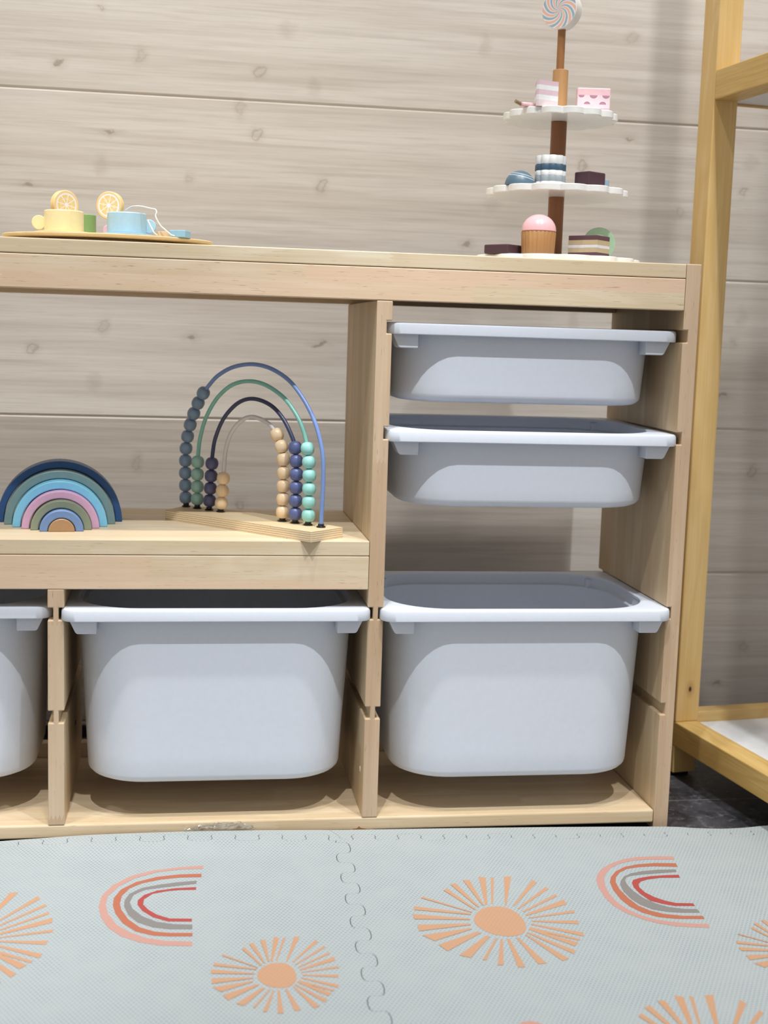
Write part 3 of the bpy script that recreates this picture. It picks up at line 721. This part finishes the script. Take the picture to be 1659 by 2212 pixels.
cornerbox('toy_cake_slice', 'layered toy cake slice with chocolate and cream bands beside the cupcake', 'toy cake', (30.95, 6.1), radians(45), 4.6, 3.9, 2.95, PB, None,
          [('chocolate_layer', choc, 0, .19), ('biscuit_layer', cream, .19, .41), ('cream_layer', mil, .41, .55), ('biscuit_layer', cream, .55, .78), ('chocolate_layer', choc, .78, 1)], .08)
# green ring biscuit
gr = thing('toy_ring_biscuit', 'round green ringed toy biscuit standing behind the layered slice', 'toy biscuit', (34.0, 15.0, PB), radians(-14))
mb = MB()
ringp = [(1.35,-.4),(2.3,-.4),(2.38,-.32),(2.38,.32),(2.3,.4),(1.35,.4)]
mb.lathe(ringp+[ringp[0]], n=48, M=Matrix.Rotation(pi/2, 3, 'X')); mb.build('green_ring', paint('mint_green', (176,212,176), .45), gr, (0, 0, 2.38), smooth=35)
mb = MB(); mb.lathe([(0,-.36),(1.36,-.36),(1.36,.36),(0,.36)], n=48, M=Matrix.Rotation(pi/2, 3, 'X')); mb.build('white_centre', M['white'], gr, (0, 0, 2.38), smooth=35)
mb = MB(); mb.box(-.8, .8, -.8, .8, 0, 1.15); tag(mb.build('toy_wafer', paint('caramel_brown', (136,94,62), .5), None, (21.6, 13.0, PB), bevel=.12), 'small brown toy wafer half hidden between chocolate bar and cupcake', 'toy wafer')
# middle tier
def dome_mat():
    t = NT('striped_dome'); x, y, z = t.xyz()
    w = t.math('ADD', z, t.math('MULTIPLY', x, .22))
    k = t.math('MAXIMUM', t.smooth(t.math('ABSOLUTE', t.math('SUBTRACT', w, 1.45)), .04, .09, 1, 0), t.smooth(t.math('ABSOLUTE', t.math('SUBTRACT', w, 1.1)), .04, .09, 1, 0))
    c = t.mix(t.math('MULTIPLY', k, .8), lin((84,108,124)), lin((176,192,204)))
    return t.fin(c, .4)
mb = MB(); mb.lathe([(0,0)]+[(2.17*cos(pi/2*k/12), 2.1*sin(pi/2*k/12)) for k in range(12)]+[(0,2.1)], n=40)
tag(mb.build('toy_praline', dome_mat(), None, (20.85, 12.0, PM), smooth=50), 'slate blue dome praline with pale stripes on the middle tier', 'toy praline')
lc = thing('toy_layer_cake', 'small scalloped toy layer cake in white, grey and blue', 'toy cake', (25.3, 12.0, PM))
wh = paint('cake_white', (236,238,240), .4); gy = paint('cake_grey', (150,160,166), .4); nb = paint('cake_blue', (66,92,114), .4)
for (nm, m, f0, f1) in (('white_layer', wh, 0, .15), ('grey_layer', gy, .15, .35), ('white_layer', wh, .35, .51), ('blue_layer', nb, .51, .72), ('white_layer', wh, .72, 1)):
    mb = MB(); h = 4.3
    k = .06
    mb.loft([scallop(2.24, h*f0, 10, .3, .1, 160, .05), scallop(2.24, h*f0+k, 10, .3, .1, 160), scallop(2.24, h*f1-k, 10, .3, .1, 160), scallop(2.24, h*f1, 10, .3, .1, 160, .05)])
    mb.build(nm, m, lc, smooth=40)
cornerbox('toy_brownie', 'dark toy brownie at the right of the middle tier', 'toy chocolate', (30.2, 9.0), radians(58), 2.8, 3.6, 2.2, PM, CHOC)
mb = MB(); mb.lathe([(0,0),(.65,0),(.7,.06),(.7,1.75),(.62,1.82),(0,1.82)], n=28)
tag(mb.build('toy_candy', paint('candy_blue', (150,176,192), .4), None, (34.6, 15.6, PM), smooth=40), 'small pale blue toy candy peeking out behind the brownie', 'toy candy')
# top tier
pk1 = paint('cake_rose', (232,206,212), .45); pk2 = paint('cake_mauve', (224,196,206), .45); pk3 = paint('cake_blush', (232,214,218), .45)
def wedge(f0, f1, h=3.55):
    mb = MB()
    n = 14; R = 3.6
    poly = [(0, 0)]+[(R*cos(radians(62)*i/n), R*sin(radians(62)*i/n)) for i in range(n+1)]
    # rounded toe
    poly = [(.35, 0)]+poly[1:]+[(.35*cos(radians(62)), .35*sin(radians(62)))]
    mb.prism(poly, lambda x, y: (x, y, h*f0), lambda x, y: (x, y, h*f1)); return mb
wd = thing('toy_cake_wedge', 'pink and white striped toy cake wedge on the top tier', 'toy cake', (22.1, 9.4, PT), radians(18))
for (nm, m, f0, f1) in (('blush_layer', pk3, 0, .25), ('white_layer', wh, .25, .44), ('mauve_layer', pk2, .44, .64), ('white_layer', wh, .64, .82), ('rose_layer', pk2, .82, 1)):
    wedge(f0, f1).build(nm, m, wd, smooth=40)
sb = thing('toy_strawberry_cake', 'flat pink toy cake block printed with strawberry halves', 'toy cake', (31.6, 13.6, PT), radians(-9))
mb = MB(); mb.box(-2.4, 2.4, -.8, .8, 0, 3.5); mb.build('cake_block', paint('strawberry_pink', (240,200,206), .45), sb, bevel=.15)
mb = MB()
yy = -.82
mb.add([(-2.32,yy,.65),(2.32,yy,.65),(2.32,yy,2.45),(-2.32,yy,2.45)], [(0,1,2,3)], 0)
def half(cx, cz, r, up, y, mi, k=.78):
    pts = [(cx+r*cos(pi*i/16), y, cz+(1 if up else -1)*r*k*sin(pi*i/16)) for i in range(17)]
    mb.add(pts, [tuple(range(17))], mi)
for cx, r in ((-1.8,.46), (-.05,.58), (1.74,.56)):
    half(cx, 2.45, r+.09, False, yy-.004, 2); half(cx, 2.45, r, False, yy-.008, 1)
for cx, r in ((-.95,.48), (1.3,.52)):
    half(cx, 1.2, r+.09, True, yy-.004, 2); half(cx, 1.2, r, True, yy-.008, 1)
mb.build('strawberry_print', [paint('print_blush', (238,218,226), .45), paint('print_plum', (188,136,158), .45), paint('print_white', (244,242,244), .45)], sb)
ic = thing('toy_popsicle', 'pink toy ice lolly with a brown stick lying on the top tier', 'toy ice lolly', (20.75, 11.0, PT), radians(10))
mb = MB(); mb.loft([rrect(1.0, .5, .3, 0, 4), rrect(1.05, .55, .3, .1, 4), rrect(1.05, .55, .3, .45, 4), rrect(.95, .45, .3, .55, 4)]); mb.build('lolly', paint('lolly_pink', (238,196,200), .45), ic, (.5, .0, 0), smooth=50)
mb = MB(); mb.tube([(-1.45, -.2, .62), (-.4, 0, .3)], .27, 14); mb.build('lolly_stick', paint('stick_taupe', (150,126,102), .5), ic, smooth=40)

# ------------------------------------------------------------------ yellow wooden rack
RA = radians(8.0); RL = (53.8, 23.0, FZ)
rack = thing('wooden_rack', 'yellow pine open rack with a white bottom board, right of the storage shelf', 'rack', RL, RA)
def rk(name, x0, x1, y0, y1, z0, z1, mat, bevel=.18):
    mb = MB(); mb.box(x0, x1, y0, y1, z0-FZ, z1-FZ); return mb.build(name, mat, rack, bevel=bevel)
PW = 4.15
rk('post', 0, PW, 0, 4.6, 8.75, 175, M['rack'])
rk('foot', 0, PW, 0, 4.6, FZ+.6, 4.7, M['rack'])
rk('foot_pad', .8, PW-.8, .8, 3.8, FZ, FZ+.6, M['black'], .05)
rk('bottom_side_rail', 0, PW, -66, 4.6, 4.7, 8.75, M['rack_y'])
rk('side_rail', 0, PW, -66, -.02, 107.75, 112.2, M['rack_y'])
rk('bottom_back_rail', PW, 92, .6, 3.6, 6.2, 10.1, M['rack_x'])
rk('shelf_board', PW+.1, 92, -66, .55, 7.2, 8.35, M['board_white'], .05)
rk('shelf_board', PW+.1, 92, -66, 3.4, 108.2, 109.4, M['board_white'], .05)
rk('back_rail', PW, 92, 3.45, 4.55, 107.9, 112.0, M['rack_x'])
rk('post', 0, PW, -70.2, -66, FZ+.6, 175, M['rack'])
rk('post', 92, 92+PW, 0, 4.6, FZ+.6, 175, M['rack'])
rk('post', 92, 92+PW, -70.2, -66, FZ+.6, 175, M['rack'])
rk('bottom_front_rail', PW, 92, -70, -66.1, 4.7, 8.75, M['rack_x'])

# ------------------------------------------------------------------ foam mats
MZ = .6                                  # top of the foam
C0 = Vector((-4.42, -2.9)); PX = Vector((1, -.03)).normalized(); PY = Vector((-.03, -1)).normalized()
TS = 64.6; TD = 77.5
MM = [M['mat'], M['mat_peach'], M['mat_pink'], M['mat_orange'], M['mat_gray'], M['mat_red']]
def teeth(p, d, nrm, L, n, depth=1.05, over=.32):
    """wavy jigsaw line from p along d"""
    P = L/n; pts = [p]
    for k in range(n):
        s = k*P+P*.0
        for (u, v) in ((P*.25-over, -depth), (P*.25-over+.01, -depth)): pass
        pts += [p+d*(s+P*.02+over*.0)+nrm*(-depth if k else -depth*.3)] if k == 0 else []
        pts += [p+d*(s+P*.25+over)+nrm*(-depth), p+d*(s+P*.25-over)+nrm*depth, p+d*(s+P*.75+over)+nrm*depth, p+d*(s+P*.75-over)+nrm*(-depth)]
    pts.append(p+d*(L-.2)+nrm*(-depth)); pts.append(p+d*L)
    return [Vector(q) for q in chaikin([tuple(q) for q in pts], 2)]
def offset(line, w):
    out = []
    for i, p in enumerate(line):
        t = (line[min(i+1, len(line)-1)]-line[max(i-1, 0)]).normalized()
        out.append(p+Vector((-t.y, t.x))*w)
    return out
GAP = .034
hr_ = teeth(C0, PX, Vector((0, 1)), TS, 10)            # right tile / strip seam
hl_ = teeth(C0-PX*TS, PX, Vector((0, 1)), TS, 10)      # left tile / strip seam
vv_ = teeth(C0, PY, PX, TD, 12)                        # between the two tiles
def edge_at(x):
    for (xa, ya), (xb, yb) in zip(EDGE, EDGE[1:]):
        if xa <= x <= xb: return ya+(yb-ya)*(x-xa)/(xb-xa)
    return EDGE[0][1] if x < EDGE[0][0] else EDGE[-1][1]
def lift(x, y):
    """the foam curls up a little where it meets the bottom board"""
    s = min(max((y+9.0)/(9.0+BACKY), 0), 1)
    return max(0, edge_at(x)-BACKY)*.405*s*s*(3-2*s)
def flat(mb, ring, mi=0, zf=None, cx=0, cy=0, grid=False):
    """fills a concave outline with triangles"""
    n = len(ring); pts = [Vector(p[:2]) for p in ring]
    if grid:
        xs = [p.x for p in pts]; ys = [p.y for p in pts]
        x = min(xs)+.8
        while x < max(xs):
            y = max(min(ys)+.37, -9.6-cy)
            while y < max(ys):
                pts.append(Vector((x, y))); y += .7
            x += 1.7
    vs, es, fs, ov, oe, of = delaunay_2d_cdt(pts, [], [list(range(n))], 1, 1e-5)
    mb.add([(v.x, v.y, zf(v.x+cx, v.y+cy)) for v in vs], [tuple(f) for f in fs], mi)
def tile(name, label, loop, group, prints=()):
    cx = sum(p.x for p in loop)/len(loop); cy = sum(p.y for p in loop)/len(loop)
    mb = MB(); n = len(loop)
    area = sum(loop[i].x*loop[(i+1) % n].y-loop[(i+1) % n].x*loop[i].y for i in range(n))
    bv = .05
    lp = offset(loop+[loop[0]], bv if area > 0 else -bv)[:-1]
    top = lambda x, y: MZ-FZ+lift(x, y)
    ins = [(p.x-cx, p.y-cy, top(p.x, p.y)) for p in lp]
    edge = [(p.x-cx, p.y-cy, top(p.x, p.y)-.06) for p in loop]
    bot = [(p.x-cx, p.y-cy, max(top(p.x, p.y)-1.1, 0)) for p in loop]
    mb.loft([bot, edge, ins], False, False)
    flat(mb, ins, 0, top, cx, cy, True); flat(mb, bot, 0, lambda x, y: max(top(x, y)-1.1, 0), cx, cy)
    for (mi, poly, h) in prints:
        flat(mb, [(x-cx, y-cy, 0) for x, y in poly], mi, lambda x, y: top(x, y)+h, cx, cy)
    o = mb.build(name, MM, None, (cx, cy, FZ))
    return tag(o, label, 'foam mat', group)
def sun(cx, cy, s):
    return [(1, [(cx+x*s, cy+y*s) for x, y in r], .02+.0012*i) for i, r in enumerate(RAYS)]+[(1, chaikin([(cx+x*s, cy+y*s) for x, y in DISC], 2, True), .02)]
def rb(d): return [({'pink': 2, 'orange': 3, 'gray': 4, 'red': 5}[k], v, .02) for k, v in d.items()]
EDGE = [(-118,-1.2),(-80,-.7),(-54.16,-.77),(-50.63,-.05),(-44.58,.67),(-38.42,1.32),(-30.86,1.54),(-23.84,1.64),(-14,1.3),(-6.32,.82),(-5.41,.75),(3.57,.46),(16.98,.04),(30.57,-.57),(43.58,-1.4),(47.39,-2.2),(51.29,-2.75),(54.97,-2.6),(58.93,-2.0),(64.5,-1.62)]
EDGE = [(p.x, p.y) for p in catmull([(a, c, 0) for a, c in EDGE], 4)]
BACKY = -.35
def edge_part(x0, x1):
    L = [(x0, edge_at(x0))]+[(x, y) for x, y in EDGE if x0+.1 < x < x1-.1]+[(x1, edge_at(x1))]
    return [Vector((x, min(y, BACKY))) for x, y in L]
vl = offset(vv_, -GAP); vr = offset(vv_, GAP)       # PY runs toward the camera: +normal is to the right
hrD = offset(hr_, -GAP); hrU = offset(hr_, GAP); hlD = offset(hl_, -GAP); hlU = offset(hl_, GAP)
fr = C0+PX*TS; fl_ = C0-PX*TS
# right tile: along the strip seam, then round the front, back up the shared seam
loop = hrD+[fr+PY*TD]+[C0+PY*TD]+vr[::-1][1:-1]
tile('foam_floor_mat', 'right foam play mat printed with a large sun below the right bay', loop, 'interlocking foam mats',
     sun(11.69, -30.05, 1.0)+rb(RB_R)+sun(45.3, -41.1, .705)+sun(26.0, -62.6, 1.0)
     +[(2, [(8.0,-53.7),(8.5,-53.25),(9.4,-53.05),(10.2,-53.5),(12.2,-56),(11.6,-56.3),(10,-54.3),(9.2,-53.9),(8.5,-54.2)], .006)])
loop = hlD+vl[1:]+[fl_+PY*TD]
tile('foam_floor_mat', 'left foam play mat with a small sun near the centre seam', loop, 'interlocking foam mats', sun(-15.9, -41.1, .70)+rb(RB_L)+sun(-50.9, -30.0, 1.0))
ep = edge_part(C0.x-1.30, 64); lp = hrU
split = Vector((-5.0, BACKY))
loop = lp+ep[::-1]
tile('foam_edge_strip', 'foam edge strip along the right mat in front of the shelf', loop, 'foam edge strips along the shelf')
ep = edge_part(-69.0, C0.x-1.34); lp = hlU
loop = lp+ep[::-1]
tile('foam_edge_strip', 'foam edge strip along the left mat, rising against the bottom board', loop, 'foam edge strips along the shelf')

# crumpled clear film stuck to the bottom board
film = NT('clear_film'); fm = film.m
_g = film.n('ShaderNodeBsdfGlossy'); _g.inputs['Roughness'].default_value = .06; _tr = film.n('ShaderNodeBsdfTransparent'); _x = film.n('ShaderNodeMixShader')
_x.inputs[0].default_value = .3; film.l(_tr.outputs[0], _x.inputs[1]); film.l(_g.outputs[0], _x.inputs[2]); film.l(_x.outputs[0], film.out.inputs[0])
mb = MB(); nx, nz = 26, 7; vs = []
for i in range(nx):
    for j in range(nz):
        u = i/(nx-1); w = j/(nz-1)
        hgt = .35+1.0*u**.6*sin(pi*min(1, u*1.02))**.5 if u < .97 else .3
        vs.append((-25.9+9.6*u, -.14-.5*random.random()*(.4+w), 1.42+w*hgt+.22*random.random()))
fs = [(i*nz+j, (i+1)*nz+j, (i+1)*nz+j+1, i*nz+j+1) for i in range(nx-1) for j in range(nz-1)]
mb.v = [(x+21, y+.4, z-1.4) for x, y, z in vs]; mb.f = fs; mb.m = [0]*len(fs)
o = mb.build('plastic_film_scrap', fm, None, (-21, -.4, 1.4)); sm = o.modifiers.new('thick', 'SOLIDIFY'); sm.thickness = .0002
tag(o, 'crumpled clear plastic film scrap along the bottom board edge', 'plastic scrap')

# ------------------------------------------------------------------ light
w = bpy.data.worlds.new('world'); scene.world = w; w.use_nodes = True
bg = w.node_tree.nodes['Background']; bg.inputs[0].default_value = (1.0, .975, .96, 1); bg.inputs[1].default_value = .46
def spot(name, x, y, z, aim, p, size, blend, soft=.03, col=(1, .99, .975)):
    d = bpy.data.lights.new(name, 'SPOT'); d.energy = p; d.spot_size = radians(size); d.spot_blend = blend; d.shadow_soft_size = soft; d.color = col
    o = bpy.data.objects.new(name, d); COL.objects.link(o); o.location = (x*S, y*S, z*S)
    o.rotation_euler = (Vector(aim)-Vector((x, y, z))).to_track_quat('-Z', 'Y').to_euler()
for lx, p in ((-46, 165), (56, 160), (-150, 120)):
    spot('ceiling_downlight', lx, -128, 306, (lx, -36, 0), p, 46, .5, .022, (.955, .98, 1.0))
for lx, p in ((-30, 88), (54, 88), (-114, 88), (138, 45)):
    spot('wall_washer', lx, -60, 306, (lx, 50, 85), p, 66, .8, .05, (1, .975, .93))
vs_ = scene.view_settings
vs_.view_transform = 'Standard'; vs_.look = 'None'; vs_.gamma = 1; vs_.use_curve_mapping = False; vs_.exposure = 0
